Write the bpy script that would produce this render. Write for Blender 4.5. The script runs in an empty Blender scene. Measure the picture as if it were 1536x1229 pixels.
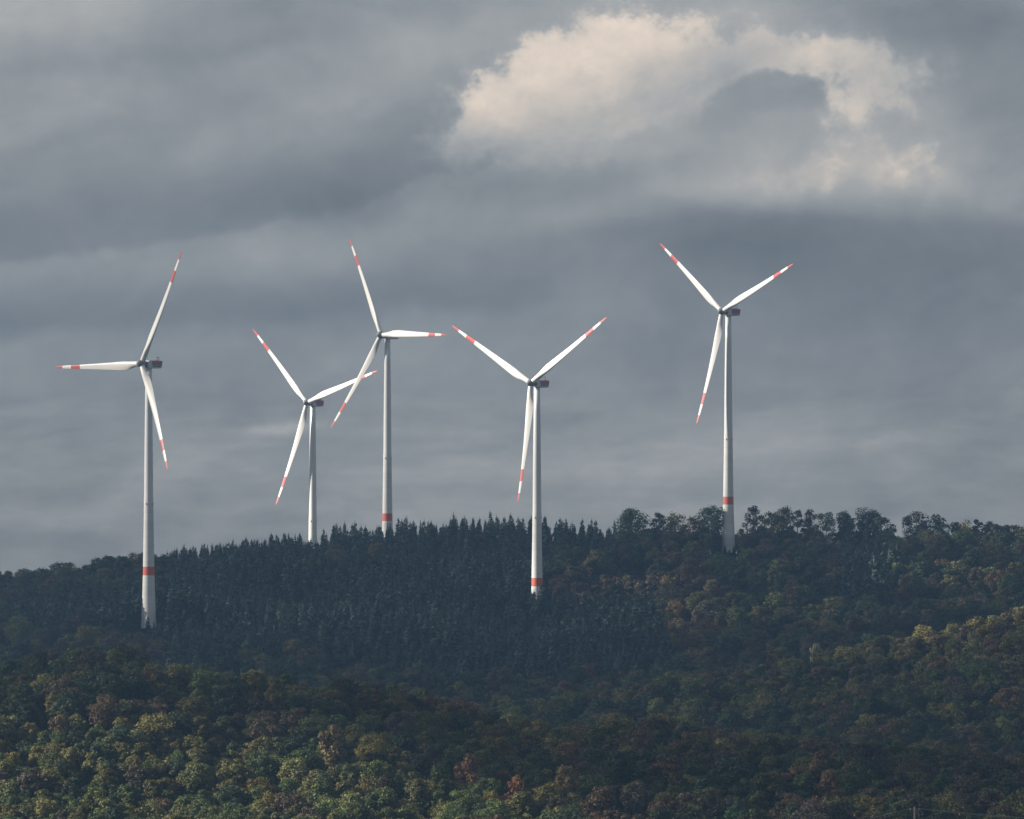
import bpy, math, random
import numpy as np
from mathutils import Matrix, Vector

R = math.radians
rng = np.random.default_rng(11)
random.seed(11)
SC = bpy.context.scene
COL = SC.collection

# ------------------------------------------------------------------ camera
F = 200.0 / 36.0 * 1536.0          # focal length in photo pixels
HOR = 960.0                        # row of the horizon in the photo
cam_d = bpy.data.cameras.new('camera')
cam_d.lens = 200.0
cam_d.sensor_width = 36.0
cam_d.sensor_fit = 'HORIZONTAL'
cam_d.shift_y = (HOR - 614.5) / 1536.0
cam_d.clip_start = 1.0
cam_d.clip_end = 20000.0
cam = bpy.data.objects.new('camera', cam_d)
cam.rotation_euler = (R(90), 0, 0)
COL.objects.link(cam)
SC.camera = cam

# ------------------------------------------------------------------ light
SUN_EL, SUN_OFF = 26.0, 91.0       # elevation; angle left of the direction towards the camera
S = Vector((-math.sin(R(SUN_OFF)) * math.cos(R(SUN_EL)), -math.cos(R(SUN_OFF)) * math.cos(R(SUN_EL)), math.sin(R(SUN_EL))))
sun_d = bpy.data.lights.new('sun', 'SUN')
sun_d.energy = 5.0
sun_d.angle = R(0.5)
sun_d.color = (1.0, 0.90, 0.77)
sun = bpy.data.objects.new('sun', sun_d)
sun.rotation_euler = S.to_track_quat('Z', 'Y').to_euler()
COL.objects.link(sun)

SC.view_settings.view_transform = 'Standard'
SC.view_settings.look = 'None'
SC.view_settings.exposure = 1.08
SC.view_settings.gamma = 1.0
SC.view_settings.use_curve_mapping = False
SC.cycles.use_denoising = True
SC.cycles.max_bounces = 6
SC.cycles.diffuse_bounces = 2
SC.cycles.transmission_bounces = 3
SC.cycles.transparent_max_bounces = 12
SC.cycles.volume_bounces = 0
SC.cycles.sample_clamp_indirect = 4.0

SKY_K = 0.1                        # world strength
HAZE_DENSITY = 0.000102


def lin(v):
    v = v / 255.0
    return v / 12.92 if v <= 0.04045 else ((v + 0.055) / 1.055) ** 2.4


# ------------------------------------------------------------------ sky: Nishita sky behind a broken layer of cloud
class Nodes:
    def __init__(self, tree):
        self.t = tree

    def new(self, kind, **kw):
        n = self.t.nodes.new(kind)
        for k, v in kw.items():
            setattr(n, k, v)
        return n

    def put(self, sock, v):
        if isinstance(v, bpy.types.NodeSocket):
            self.t.links.new(v, sock)
        else:
            sock.default_value = v

    def m(self, op, a, b=0.0, c=0.0, clamp=False):
        n = self.new('ShaderNodeMath', operation=op, use_clamp=clamp)
        self.put(n.inputs[0], a)
        self.put(n.inputs[1], b)
        self.put(n.inputs[2], c)
        return n.outputs[0]

    def add(self, *a):
        r = a[0]
        for x in a[1:]:
            r = self.m('ADD', r, x)
        return r

    def mul(self, a, b): return self.m('MULTIPLY', a, b)

    def xyz(self, x, y, z=0.0):
        n = self.new('ShaderNodeCombineXYZ')
        for i, v in enumerate((x, y, z)):
            self.put(n.inputs[i], v)
        return n.outputs[0]

    def noise(self, vec, scale, detail=6.0, rough=0.55, dist=0.0):
        n = self.new('ShaderNodeTexNoise')
        self.put(n.inputs['Vector'], vec)
        n.inputs['Scale'].default_value = scale
        n.inputs['Detail'].default_value = detail
        n.inputs['Roughness'].default_value = rough
        n.inputs['Distortion'].default_value = dist
        return self.m('SUBTRACT', n.outputs['Fac'], 0.5)

    def smooth(self, v, lo, hi):
        n = self.new('ShaderNodeMapRange', interpolation_type='SMOOTHSTEP')
        self.put(n.inputs[0], v)
        n.inputs[1].default_value = lo
        n.inputs[2].default_value = hi
        return n.outputs[0]

    def blob(self, x, y, cx, cy, rx, ry, rot=0.0):
        """exp(-d^2) of a turned ellipse"""
        dx = self.m('SUBTRACT', x, cx)
        dy = self.m('SUBTRACT', y, cy)
        c, s = math.cos(R(rot)), math.sin(R(rot))
        a = self.m('ADD', self.mul(dx, c / rx), self.mul(dy, s / rx))
        b = self.m('ADD', self.mul(dx, -s / ry), self.mul(dy, c / ry))
        d = self.m('ADD', self.mul(a, a), self.mul(b, b))
        return self.m('POWER', 2.71828, self.mul(d, -1.0))


def build_world():
    w = bpy.data.worlds.new('World')
    SC.world = w
    w.use_nodes = True
    t = w.node_tree
    t.nodes.clear()
    k = Nodes(t)
    co = k.new('ShaderNodeTexCoord').outputs['Generated']
    sp = k.new('ShaderNodeSeparateXYZ')
    t.links.new(co, sp.inputs[0])
    dx, dy, dz = sp.outputs
    den = k.m('MAXIMUM', dy, 0.12)
    x0 = k.m('MULTIPLY_ADD', k.m('DIVIDE', dx, den), F / 100, 7.68)    # hundreds of photo pixels
    y0 = k.m('MULTIPLY_ADD', k.m('DIVIDE', dz, den), -F / 100, HOR / 100)
    p0 = k.xyz(x0, y0)
    # warp the sheet of cloud
    wx = k.noise(p0, 0.55, 5, 0.55)
    wy = k.noise(k.xyz(x0, y0, 7.3), 0.55, 5, 0.55)
    x = k.m('MULTIPLY_ADD', wx, 0.9, x0)
    y = k.m('MULTIPLY_ADD', wy, 0.7, y0)
    # streaks that rise to the right
    st = k.xyz(k.mul(x, 0.32), k.m('ADD', y, k.mul(x, 0.18)), 2.0)
    n1 = k.noise(st, 1.1, 5, 0.5)
    n2 = k.noise(k.xyz(x0, y0, 4.0), 1.6, 7, 0.6, 0.3)
    base = k.m('MULTIPLY_ADD', n1, 26.0, 132.0)
    n3 = k.noise(k.xyz(k.mul(x, 0.55), k.m('ADD', y, k.mul(x, 0.12)), 23.0), 0.75, 7, 0.6, 0.5)
    base = k.m('MULTIPLY_ADD', n3, 46.0, base)
    n4 = k.noise(k.xyz(k.mul(x0, 0.22), k.m('MULTIPLY_ADD', wy, 0.25, k.m('ADD', y0, k.mul(x0, 0.03))), 41.0), 2.3, 5, 0.6)
    base = k.m('MULTIPLY_ADD', k.mul(n4, k.smooth(y0, 5.2, 6.4)), 60.0, base)
    base = k.m('MULTIPLY_ADD', n2, 20.0, base)
    # the long dark shelf on the left with a sharp under-edge, and the one on the right with a sharp upper edge
    xe = k.m('MULTIPLY_ADD', wy, 0.8, x0)
    ye = k.m('MULTIPLY_ADD', n2, 0.35, k.m('MULTIPLY_ADD', wx, 0.5, y0))
    t1 = k.m('SUBTRACT', ye, k.add(3.88, k.mul(xe, -0.05), k.mul(k.mul(xe, xe), -0.02)))
    sh = k.mul(k.smooth(t1, -1.5, -0.1), k.m('SUBTRACT', 1.0, k.smooth(t1, -0.10, 0.12)))
    sh = k.mul(sh, k.m('SUBTRACT', 1.0, k.smooth(xe, 6.0, 8.5)))
    base = k.m('MULTIPLY_ADD', sh, -17.0, base)
    t2 = k.m('SUBTRACT', ye, k.m('MULTIPLY_ADD', xe, 0.07, 2.25))
    sh = k.mul(k.smooth(t2, -0.10, 0.22), k.m('SUBTRACT', 1.0, k.smooth(t2, 0.5, 2.8)))
    sh = k.mul(sh, k.smooth(xe, 8.5, 10.5))
    base = k.m('MULTIPLY_ADD', sh, -15.0, base)
    t3 = k.m('SUBTRACT', ye, k.m('MULTIPLY_ADD', xe, -0.06, 5.0))
    sh = k.mul(k.smooth(t3, -0.9, -0.05), k.m('SUBTRACT', 1.0, k.smooth(t3, -0.1, 0.2)))
    base = k.m('MULTIPLY_ADD', k.mul(sh, k.m('SUBTRACT', 1.0, k.smooth(xe, 7.0, 10.0))), -9.0, base)
    for amp, cx, cy, rx, ry, rot in SKY_BLOBS:
        base = k.m('MULTIPLY_ADD', k.blob(x, y, cx, cy, rx, ry, rot), amp, base)
    # the sunlit heap of cloud
    h1 = k.noise(k.xyz(x0, y0, 31.0), 0.9, 6, 0.6)
    h2 = k.noise(k.xyz(x0, y0, 37.0), 0.9, 6, 0.6)
    wisp = k.noise(k.xyz(x0, y0, 61.0), 2.4, 8, 0.62)
    wisp2 = k.noise(k.xyz(x0, y0, 67.0), 2.4, 8, 0.62)
    hx = k.m('MULTIPLY_ADD', wisp, 0.9, k.m('MULTIPLY_ADD', h1, 1.9, x0))
    hy = k.m('MULTIPLY_ADD', wisp2, 0.7, k.m('MULTIPLY_ADD', h2, 1.5, y0))
    bill = k.noise(k.xyz(x0, y0, 11.0), 1.3, 10, 0.66, 0.4)
    soft = k.noise(k.xyz(k.mul(x0, 0.7), k.m('ADD', y0, k.mul(x0, 0.25)), 15.0), 1.0, 6, 0.6)

    def total(blobs, px_, py_):
        r = None
        for amp, cx, cy, rx, ry, rot in blobs:
            g = k.mul(k.blob(px_, py_, cx, cy, rx, ry, rot), amp)
            r = g if r is None else k.m('ADD', r, g)
        return r
    hv = k.m('MULTIPLY_ADD', bill, 1.15, total(HEAP_BLOBS, hx, hy))
    crisp = k.noise(k.xyz(x0, y0, 53.0), 2.1, 11, 0.68, 0.35)
    hc_ = k.m('MULTIPLY_ADD', crisp, 0.9, hv)
    hm = k.m('ADD', k.mul(k.smooth(hv, 0.05, 1.3), 0.65), k.mul(k.smooth(hc_, 0.40, 0.90), 0.35))
    # the darker head of cloud in front of it
    fine = k.noise(k.xyz(x0, y0, 19.0), 2.2, 9, 0.64)
    dv = k.m('MULTIPLY_ADD', crisp, 1.0, k.m('MULTIPLY_ADD', fine, 0.6, 0.0))
    dv = k.m('ADD', dv, total(HEAD_BLOBS, k.m('MULTIPLY_ADD', h1, 0.4, x0), y0))
    dm = k.mul(k.smooth(dv, 0.36, 0.66), k.m('SUBTRACT', 1.0, k.mul(k.smooth(y, 1.35, 2.1), 0.75)))
    hm = k.mul(hm, k.m('MULTIPLY_ADD', dm, -0.88, 1.0))
    lum = k.m('MULTIPLY_ADD', soft, 80.0, 72.0)
    lum = k.m('MULTIPLY_ADD', crisp, 45.0, lum)
    lum = k.mul(lum, k.m('MULTIPLY_ADD', k.blob(x, y0, 11.1, 0.7, 1.0, 0.8), -0.5, 1.0))
    lum = k.mul(lum, k.m('MULTIPLY_ADD', k.smooth(x, 12.0, 13.2), -0.40, 1.0))
    # the lit side is the upper left; the heap greys towards its lower right
    d = k.m('SUBTRACT', k.m('MULTIPLY_ADD', h1, 0.8, y0), k.m('MULTIPLY_ADD', x0, -0.36, 4.35))
    near = k.m('SUBTRACT', 1.0, k.smooth(x0, 10.4, 12.2))
    lum = k.mul(lum, k.m('SUBTRACT', 1.0, k.mul(k.mul(k.smooth(d, -0.35, 0.85), near), 0.72)))
    base = k.m('ADD', base, k.mul(hm, lum))
    base = k.m('MULTIPLY_ADD', dm, -3.0, base)
    ramp = k.new('ShaderNodeValToRGB')
    t.links.new(k.m('DIVIDE', base, 255.0), ramp.inputs[0])
    cr = ramp.color_ramp
    stops = [(80, (83, 89, 96)), (105, (107, 112, 118)), (122, (123, 126, 131)), (140, (140, 143, 145)), (165, (166, 165, 164)), (190, (200, 190, 180)), (220, (233, 215, 198))]
    while len(cr.elements) < len(stops):
        cr.elements.new(0.5)
    for e, (pos, c) in zip(cr.elements, stops):
        e.position = pos / 255.0
        e.color = (lin(c[0]), lin(c[1]), lin(c[2]), 1)
    cloud = k.new('ShaderNodeVectorMath', operation='SCALE')
    t.links.new(ramp.outputs[0], cloud.inputs[0])
    cloud.inputs[3].default_value = SKY_GAIN / SKY_K
    sky = k.new('ShaderNodeTexSky', sky_type='NISHITA')
    sky.sun_disc = False
    sky.sun_elevation = R(SUN_EL)
    sky.sun_rotation = math.atan2(S.x, S.y)
    mix = k.new('ShaderNodeMix', data_type='RGBA')
    mix.inputs[0].default_value = 0.96        # clear sky thinly veiled by the cloud layer
    t.links.new(sky.outputs[0], mix.inputs[6])
    t.links.new(cloud.outputs[0], mix.inputs[7])
    bg = k.new('ShaderNodeBackground')
    bg.inputs[1].default_value = SKY_K
    t.links.new(mix.outputs[2], bg.inputs[0])
    out = k.new('ShaderNodeOutputWorld')
    t.links.new(bg.outputs[0], out.inputs[0])


SKY_GAIN = 0.545
SKY_BLOBS = [
    (24, 9.0, 2.0, 2.6, 0.8, -12), (22, 12.9, 2.2, 2.0, 0.8, 0), (22, 10.9, 0.5, 1.6, 0.45, 0), (14, 8.0, 0.2, 2.0, 0.4, -10),
    (38, 0.2, 0.1, 2.6, 0.55, -6), (14, 0.6, 1.7, 2.2, 0.6, -8), (12, 5.5, 0.6, 3.5, 0.6, -5), (-9, 3.0, 0.75, 2.2, 0.18, -6),
    (8, 4.5, 1.7, 3.2, 0.8, -15), (-6, 1.6, 3.05, 4.2, 0.55, -6), (-12, 6.2, 2.75, 2.0, 0.5, -14), (-18, 8.7, 2.75, 1.4, 0.35, -10),
    (10, 4.5, 3.75, 2.6, 0.38, -10), (9, 8.3, 3.2, 1.8, 0.3, -5), (-14, 1.0, 4.75, 2.2, 0.5, -4), (-13, 5.6, 4.55, 2.2, 0.4, -8),
    (-12, 11.5, 3.5, 2.6, 0.45, -5), (-14, 13.5, 4.4, 2.6, 0.9, 0), (-8, 9.6, 5.4, 1.5, 0.5, -5), (7, 3.0, 5.2, 1.2, 0.3, -3),
    (26, 4.05, 6.47, 0.55, 0.10, -3), (9, 2.8, 6.65, 2.2, 0.28, -2), (10, 8.0, 6.9, 2.4, 0.35, -3), (20, 11.2, 6.65, 1.9, 0.33, -2),
    (-9, 14.0, 5.9, 1.6, 0.6, 0), (10, 5.0, 7.3, 5.0, 0.6, 0), (22, 11.5, 2.75, 2.2, 0.35, -5), (16, 14.3, 2.8, 1.4, 0.3, 4),
    (-16, 14.0, 0.15, 1.6, 0.45, 10), (-8, 15.0, 1.4, 0.9, 1.0, 0), (8, 10.5, 0.1, 1.6, 0.3, 0),
]
HEAP_BLOBS = [
    (1.15, 8.25, 1.10, 1.10, 0.66, -30), (0.85, 7.30, 1.80, 0.95, 0.60, -38), (1.05, 9.35, 0.85, 1.10, 0.55, -8), (0.85, 8.9, 1.85, 1.5, 0.60, -20),
    (0.35, 6.6, 2.3, 0.8, 0.40, -25), (0.60, 10.7, 0.75, 1.1, 0.50, 0), (0.60, 10.3, 1.5, 1.0, 0.6, 0), (1.00, 12.9, 1.05, 1.10, 0.55, 14), (0.55, 11.5, 0.80, 1.3, 0.34, 4), (0.3, 12.7, 1.9, 0.9, 0.5, -20), (0.35, 12.9, 1.75, 0.6, 0.6, -30),
    (0.45, 13.75, 2.2, 0.25, 0.6, 25), (0.35, 12.0, 2.6, 2.4, 0.35, -4), (0.30, 14.8, 2.7, 1.0, 0.35, 0), (0.30, 14.0, 1.0, 0.5, 0.4, 0),
]
HEAD_BLOBS = [(1.3, 11.65, 1.52, 0.80, 0.44, 0), (0.85, 11.0, 1.85, 0.75, 0.40, -25)]
build_world()

# ------------------------------------------------------------------ materials


def mat(name):
    m = bpy.data.materials.new(name)
    m.use_nodes = True
    m.node_tree.nodes.clear()
    k = Nodes(m.node_tree)
    out = k.new('ShaderNodeOutputMaterial')
    return m, k, out


def paint(name, col, rough=0.45, dirt=0.12, scale=0.35, streak=0.0, rings=0.0, ring_step=3.8):
    m, k, out = mat(name)
    t = m.node_tree
    p = k.new('ShaderNodeBsdfPrincipled')
    co = k.new('ShaderNodeTexCoord').outputs['Object']
    n = k.noise(co, scale, 5, 0.6)
    mp = k.new('ShaderNodeMapping')
    mp.inputs['Scale'].default_value = (0.9, 0.9, 0.03)
    t.links.new(co, mp.inputs[0])
    n2 = k.noise(mp.outputs[0], 1.3, 4, 0.6)
    v = k.m('MULTIPLY_ADD', n, dirt, 1.0)
    v = k.m('MULTIPLY_ADD', n2, streak, v)
    if rings:
        sp = k.new('ShaderNodeSeparateXYZ')
        t.links.new(co, sp.inputs[0])
        fr = k.m('FRACT', k.m('DIVIDE', sp.outputs[2], ring_step))
        line = k.m('LESS_THAN', fr, 0.06)
        v = k.m('MULTIPLY_ADD', line, -rings, v)
        fl = k.m('FLOOR', k.m('DIVIDE', sp.outputs[2], ring_step))
        wn = k.new('ShaderNodeTexWhiteNoise', noise_dimensions='1D')
        t.links.new(fl, wn.inputs['W'])
        v = k.m('MULTIPLY_ADD', k.m('SUBTRACT', wn.outputs[0], 0.5), rings * 0.8, v)
    sc = k.new('ShaderNodeVectorMath', operation='SCALE')
    sc.inputs[0].default_value = col
    t.links.new(v, sc.inputs[3])
    t.links.new(sc.outputs[0], p.inputs['Base Color'])
    p.inputs['Roughness'].default_value = rough
    t.links.new(p.outputs[0], out.inputs[0])
    return m


def leafy(name, trans=0.32, var=0.35):
    """foliage; the colour of the kind of tree comes from the tree itself"""
    m, k, out = mat(name)
    t = m.node_tree
    at = k.new('ShaderNodeAttribute', attribute_type='INSTANCER', attribute_name='tint')
    lv = k.new('ShaderNodeAttribute', attribute_type='GEOMETRY', attribute_name='leaf_shade')
    v = k.m('MULTIPLY_ADD', k.m('SUBTRACT', lv.outputs['Fac'], 0.5), var * 2, 1.0)
    sc = k.new('ShaderNodeVectorMath', operation='SCALE')
    t.links.new(at.outputs['Color'], sc.inputs[0])
    t.links.new(v, sc.inputs[3])
    d = k.new('ShaderNodeBsdfPrincipled')
    d.inputs['Roughness'].default_value = 0.65
    d.inputs['Specular IOR Level'].default_value = 0.25
    t.links.new(sc.outputs[0], d.inputs['Base Color'])
    tr = k.new('ShaderNodeBsdfTranslucent')
    t.links.new(sc.outputs[0], tr.inputs[0])
    mx = k.new('ShaderNodeMixShader')
    mx.inputs[0].default_value = trans
    t.links.new(d.outputs[0], mx.inputs[1])
    t.links.new(tr.outputs[0], mx.inputs[2])
    t.links.new(mx.outputs[0], out.inputs[0])
    return m


M_WHITE = paint('white_gelcoat', (0.84, 0.84, 0.82), 0.35, 0.06, 0.2, 0.04)
M_STEEL = paint('pale_grey_steel', (0.72, 0.74, 0.75), 0.4, 0.06, 0.3, 0.08)
M_CONC = paint('pale_concrete', (0.68, 0.69, 0.69), 0.8, 0.10, 0.5, 0.12, 0.12)
M_RED = paint('signal_red', (0.60, 0.09, 0.09), 0.45, 0.12, 0.3, 0.1)
M_BAND = paint('faded_red_band', (0.60, 0.13, 0.08), 0.6, 0.12, 0.5, 0.15)
M_NAC = paint('grey_nacelle', (0.62, 0.64, 0.65), 0.5, 0.1, 0.5, 0.1)
M_HUB = paint('grey_spinner', (0.24, 0.26, 0.27), 0.4, 0.1, 0.5)
M_STRIPE = paint('dull_red_stripe', (0.40, 0.14, 0.17), 0.5, 0.12, 0.5)
M_DARK = paint('dark_grey_metal', (0.06, 0.065, 0.07), 0.5, 0.2, 0.6)
M_WOOD = paint('weathered_wood', (0.22, 0.19, 0.15), 0.8, 0.3, 1.2, 0.3)
M_BARK = paint('bark', (0.11, 0.095, 0.08), 0.9, 0.5, 1.5)
M_PBARK = paint('pale_bark', (0.20, 0.18, 0.155), 0.9, 0.4, 1.0)
M_WIRE = paint('wire', (0.25, 0.26, 0.27), 0.4, 0.05)
M_LEAF = leafy('foliage')
M_NEEDLE = leafy('needles', 0.12, 0.3)


def ground_mat():
    m, k, out = mat('forest_floor')
    t = m.node_tree
    co = k.new('ShaderNodeTexCoord').outputs['Object']
    n = k.m('ADD', k.noise(co, 0.08, 8, 0.65), 0.5)
    ramp = k.new('ShaderNodeValToRGB')
    t.links.new(n, ramp.inputs[0])
    e = ramp.color_ramp.elements
    e[0].position, e[0].color = 0.35, (0.03, 0.024, 0.016, 1)
    e[1].position, e[1].color = 0.65, (0.045, 0.05, 0.022, 1)
    p = k.new('ShaderNodeBsdfPrincipled')
    p.inputs['Roughness'].default_value = 0.95
    t.links.new(ramp.outputs[0], p.inputs['Base Color'])
    t.links.new(p.outputs[0], out.inputs[0])
    return m


# ------------------------------------------------------------------ mesh helpers
class MB:
    def __init__(self):
        self.v, self.f, self.mi, self.sh = [], [], [], []

    def quads(self, c, a, b, shade, mi=0):
        """many quads at once: centres, two half axes, one shade each"""
        n = len(c)
        base = len(self.v)
        pts = np.stack([c - a - b, c + a - b * 0.6, c + a * 0.7 + b, c - a * 0.8 + b * 0.8], 1).reshape(-1, 3)
        self.v.extend(map(tuple, pts.tolist()))
        for i in range(n):
            j = base + i * 4
            self.f.append((j, j + 1, j + 2, j + 3))
        self.mi.extend([mi] * n)
        self.sh.extend(np.repeat(shade, 4).tolist())

    def tube(self, pts, rad, n=6, mi=0, cap=True):
        base = len(self.v)
        pts = [Vector(p) for p in pts]
        for i, p in enumerate(pts):
            d = (pts[min(i + 1, len(pts) - 1)] - pts[max(i - 1, 0)]).normalized()
            up = Vector((0, 0, 1)) if abs(d.z) < 0.9 else Vector((1, 0, 0))
            a = d.cross(up).normalized()
            b = d.cross(a)
            for j in range(n):
                th = 2 * math.pi * j / n
                self.v.append(tuple(p + (a * math.cos(th) + b * math.sin(th)) * rad[i]))
                self.sh.append(0.5)
        for i in range(len(pts) - 1):
            for j in range(n):
                q = (base + i * n + j, base + i * n + (j + 1) % n, base + (i + 1) * n + (j + 1) % n, base + (i + 1) * n + j)
                self.f.append(q)
                self.mi.append(mi)
        if cap:
            self.f.append(tuple(base + j for j in range(n))[::-1])
            self.f.append(tuple(base + (len(pts) - 1) * n + j for j in range(n)))
            self.mi.extend([mi, mi])

    def box(self, x0, x1, y0, y1, z0, z1, mi=0):
        b = len(self.v)
        for z in (z0, z1):
            for x, y in ((x0, y0), (x1, y0), (x1, y1), (x0, y1)):
                self.v.append((x, y, z))
                self.sh.append(0.5)
        for q in ((0, 3, 2, 1), (4, 5, 6, 7), (0, 1, 5, 4), (1, 2, 6, 5), (2, 3, 7, 6), (3, 0, 4, 7)):
            self.f.append(tuple(b + i for i in q))
            self.mi.append(mi)

    def mesh(self, name, mats, smooth=False, leaf=False):
        me = bpy.data.meshes.new(name)
        me.from_pydata(self.v, [], self.f)
        for m in mats:
            me.materials.append(m)
        me.polygons.foreach_set('material_index', self.mi)
        if smooth:
            me.polygons.foreach_set('use_smooth', [True] * len(self.f))
        if leaf:
            at = me.attributes.new('leaf_shade', 'FLOAT', 'POINT')
            at.data.foreach_set('value', np.array(self.sh, dtype=np.float32))
        me.update()
        return me


def obj(name, me, parent=None, loc=(0, 0, 0)):
    o = bpy.data.objects.new(name, me)
    COL.objects.link(o)
    o.parent = parent
    o.location = loc
    return o


def tag(o, label=None, cat=None, group=None, kind=None):
    if label:
        o['label'] = label
    if cat:
        o['category'] = cat
    if group:
        o['group'] = group
    if kind:
        o['kind'] = kind
    return o


# ------------------------------------------------------------------ the lie of the land
def tab(c, pts):
    return np.interp(c, [p[0] for p in pts], [p[1] for p in pts])


Y_A = [(-300, 1010), (0, 985), (100, 967), (180, 958), (260, 985), (420, 1002), (520, 1018), (600, 1020), (680, 1045), (760, 1062), (860, 1085), (930, 1082), (1000, 1078), (1100, 1103), (1250, 1112), (1400, 1122), (1536, 1140), (1900, 1150)]
Y_B = [(700, 1064), (760, 1054), (870, 1040), (950, 1022), (1100, 1002), (1200, 985), (1300, 957), (1400, 940), (1480, 924), (1536, 915), (1800, 890)]
Y_S = [(-300, 866), (0, 852), (100, 842), (200, 830), (300, 823), (400, 808), (480, 796), (560, 780), (640, 776), (700, 774), (780, 773), (830, 778), (900, 780), (960, 785), (1091, 790), (1240, 790), (1330, 788), (1400, 784), (1470, 786), (1536, 790), (1900, 796)]
D_A, D_B, D_C = 1640.0, 2250.0, 2880.0
CG = np.arange(-600, 2140, 20.0)
YG = np.arange(-1200, 4000, 10.0)


def land_table():
    zA = -(tab(CG, Y_A) - HOR) * D_A / F - 12
    zB = -(tab(CG, Y_B) - HOR) * D_B / F - 12
    w = np.clip((CG - 560) / 180, 0, 1)
    zB = zB * w + (-55) * (1 - w)
    zBb = np.interp(CG, [600, 900, 1536], [-60, -54, -58])
    zC = (HOR - tab(CG, Y_S)) * D_C / F - np.interp(CG, [0, 400, 560, 900, 1000, 1300, 1400, 1536], [16, 17, 18, 18.5, 19, 19, 17, 16])
    zC0 = np.interp(CG, [0, 400, 800, 1000, 1536], [-34, -34, -34, -30, -18])
    zC1 = np.interp(CG, [0, 212, 500, 700, 800, 1000, 1091, 1300, 1536], [-2, 8, 4, 0, -4, 2, 10, 8, 10])
    T = np.zeros((len(CG), len(YG)))
    for i in range(len(CG)):
        ys = [-1200, 0, 150, 500, 1000, 1440, 1500, D_A, 1700, 1850, 2020, D_B, 2330, 2430, 2680, D_C, 2950, 3100, 3400, 4000]
        zs = [-3, -1.9, -14, -55, -75, -65, -59, zA[i], zA[i] - 4, min(zA[i] - 18, -60), zBb[i], zB[i], zB[i] - 9, zC0[i], zC1[i], zC[i], zC[i] - 3, 8, -40, -60]
        T[i] = np.interp(YG, ys, zs)
    kx = np.exp(-0.5 * (np.arange(-8, 9) / 2.4) ** 2)
    kx /= kx.sum()
    T = np.apply_along_axis(lambda r: np.convolve(np.pad(r, 8, 'edge'), kx, 'valid'), 1, T)
    kc = np.exp(-0.5 * (np.arange(-4, 5) / 1.2) ** 2)
    kc /= kc.sum()
    return np.apply_along_axis(lambda r: np.convolve(np.pad(r, 4, 'edge'), kc, 'valid'), 0, T)


LAND = land_table()
# turbines: hub column, hub row, rotor radius in photo pixels, yaw, blade angle
R_BLADE, HUB_H, OVERHANG, TILT, CONE = 58.5, 122.0, 4.3, 5.0, 2.5
TURB = [
    (212.2, 545.6, 190.4, 47, 60, 'wind turbine lowest on the slope, one blade pointing level to the left'),
    (460.8, 604.2, 161.0, 43, 15, 'wind turbine with the lowest hub, one blade tip crossing a neighbouring tower'),
    (571.7, 502.6, 167.3, 49, 117, 'wind turbine behind the conifer skyline, tower cut off just below its red band'),
    (796.4, 574.8, 182.7, 43, 30, 'brightly sunlit wind turbine with two blades in a wide V, foot hidden by conifers'),
    (1083.2, 467.4, 173.6, 49, 21, 'wind turbine standing among tall broadleaf trees on the ridge'),
]
TPOS = []
for hc, hr, rp, yaw, ph, lb in TURB:
    D = F * R_BLADE / rp
    hub = Vector(((hc - 768) / F * D, D, (HOR - hr) / F * D))
    th = -R(yaw)
    off = Vector((OVERHANG * math.sin(th), -OVERHANG * math.cos(th), 0))
    TPOS.append(hub - off - Vector((0, 0, HUB_H)))


def land(x, y):
    x = np.asarray(x, float)
    y = np.asarray(y, float)
    c = np.clip(768 + F * x / np.maximum(y, 400), CG[0], CG[-1] - 1)
    yy = np.clip(y, YG[0], YG[-1] - 1)
    i = (c - CG[0]) / 20.0
    j = (yy - YG[0]) / 10.0
    i0 = i.astype(int)
    j0 = j.astype(int)
    fi, fj = i - i0, j - j0
    z = LAND[i0, j0] * (1 - fi) * (1 - fj) + LAND[i0 + 1, j0] * fi * (1 - fj) + LAND[i0, j0 + 1] * (1 - fi) * fj + LAND[i0 + 1, j0 + 1] * fi * fj
    far = np.clip((y - 600) / 600, 0, 1)
    hill = np.clip((y - 2420) / 120, 0, 1) * np.clip((2860 - y) / 120, 0, 1)
    z = z + hill * (3.2 * np.sin(x / 19 + 1.1 + 0.6 * np.sin(y / 60)) * np.sin(y / 48 + x / 90) + 2.0 * np.sin(x / 33 + y / 25))
    z = z + far * (1.4 * np.sin(x / 41 + y / 67) + 1.1 * np.sin(x / 23 - y / 31 + 1.3))
    return z


def land_t(x, y):
    z = land(x, y)
    for p in TPOS:
        w = np.exp(-(((x - p.x) ** 2 + (y - p.y) ** 2) / 26.0 ** 2))
        z = z + w * (p.z - float(land(p.x, p.y)))
    return z


def canopy_at(c, row, y0, y1, h=12.0):
    """distance at which the tree tops in that column stand at that row"""
    ys = np.arange(y0, y1, 4.0)
    z = land_t((c - 768) / F * ys, ys) + h
    r = HOR - F * z / ys
    hit = np.nonzero(r <= row)[0]
    return float(ys[hit[0]]) if len(hit) else float(ys[np.argmin(r)])


def build_ground():
    xs = np.concatenate([np.arange(-2400, -700, 100), np.arange(-700, 700, 14), np.arange(700, 2401, 100)])
    ys = np.concatenate([np.arange(-1000, 1300, 50), np.arange(1300, 3200, 14), np.arange(3200, 3900, 50)])
    X, Y = np.meshgrid(xs, ys)
    Z = land_t(X, Y)
    v = np.stack([X, Y, Z], -1).reshape(-1, 3)
    nx, ny = len(xs), len(ys)
    f = [(j * nx + i, j * nx + i + 1, (j + 1) * nx + i + 1, (j + 1) * nx + i) for j in range(ny - 1) for i in range(nx - 1)]
    me = bpy.data.meshes.new('ground')
    me.from_pydata(v.tolist(), [], f)
    me.polygons.foreach_set('use_smooth', [True] * len(f))
    me.materials.append(ground_mat())
    o = obj('ground', me)
    tag(o, 'dark forest floor of the hills under the trees', kind='structure')


build_ground()

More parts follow.
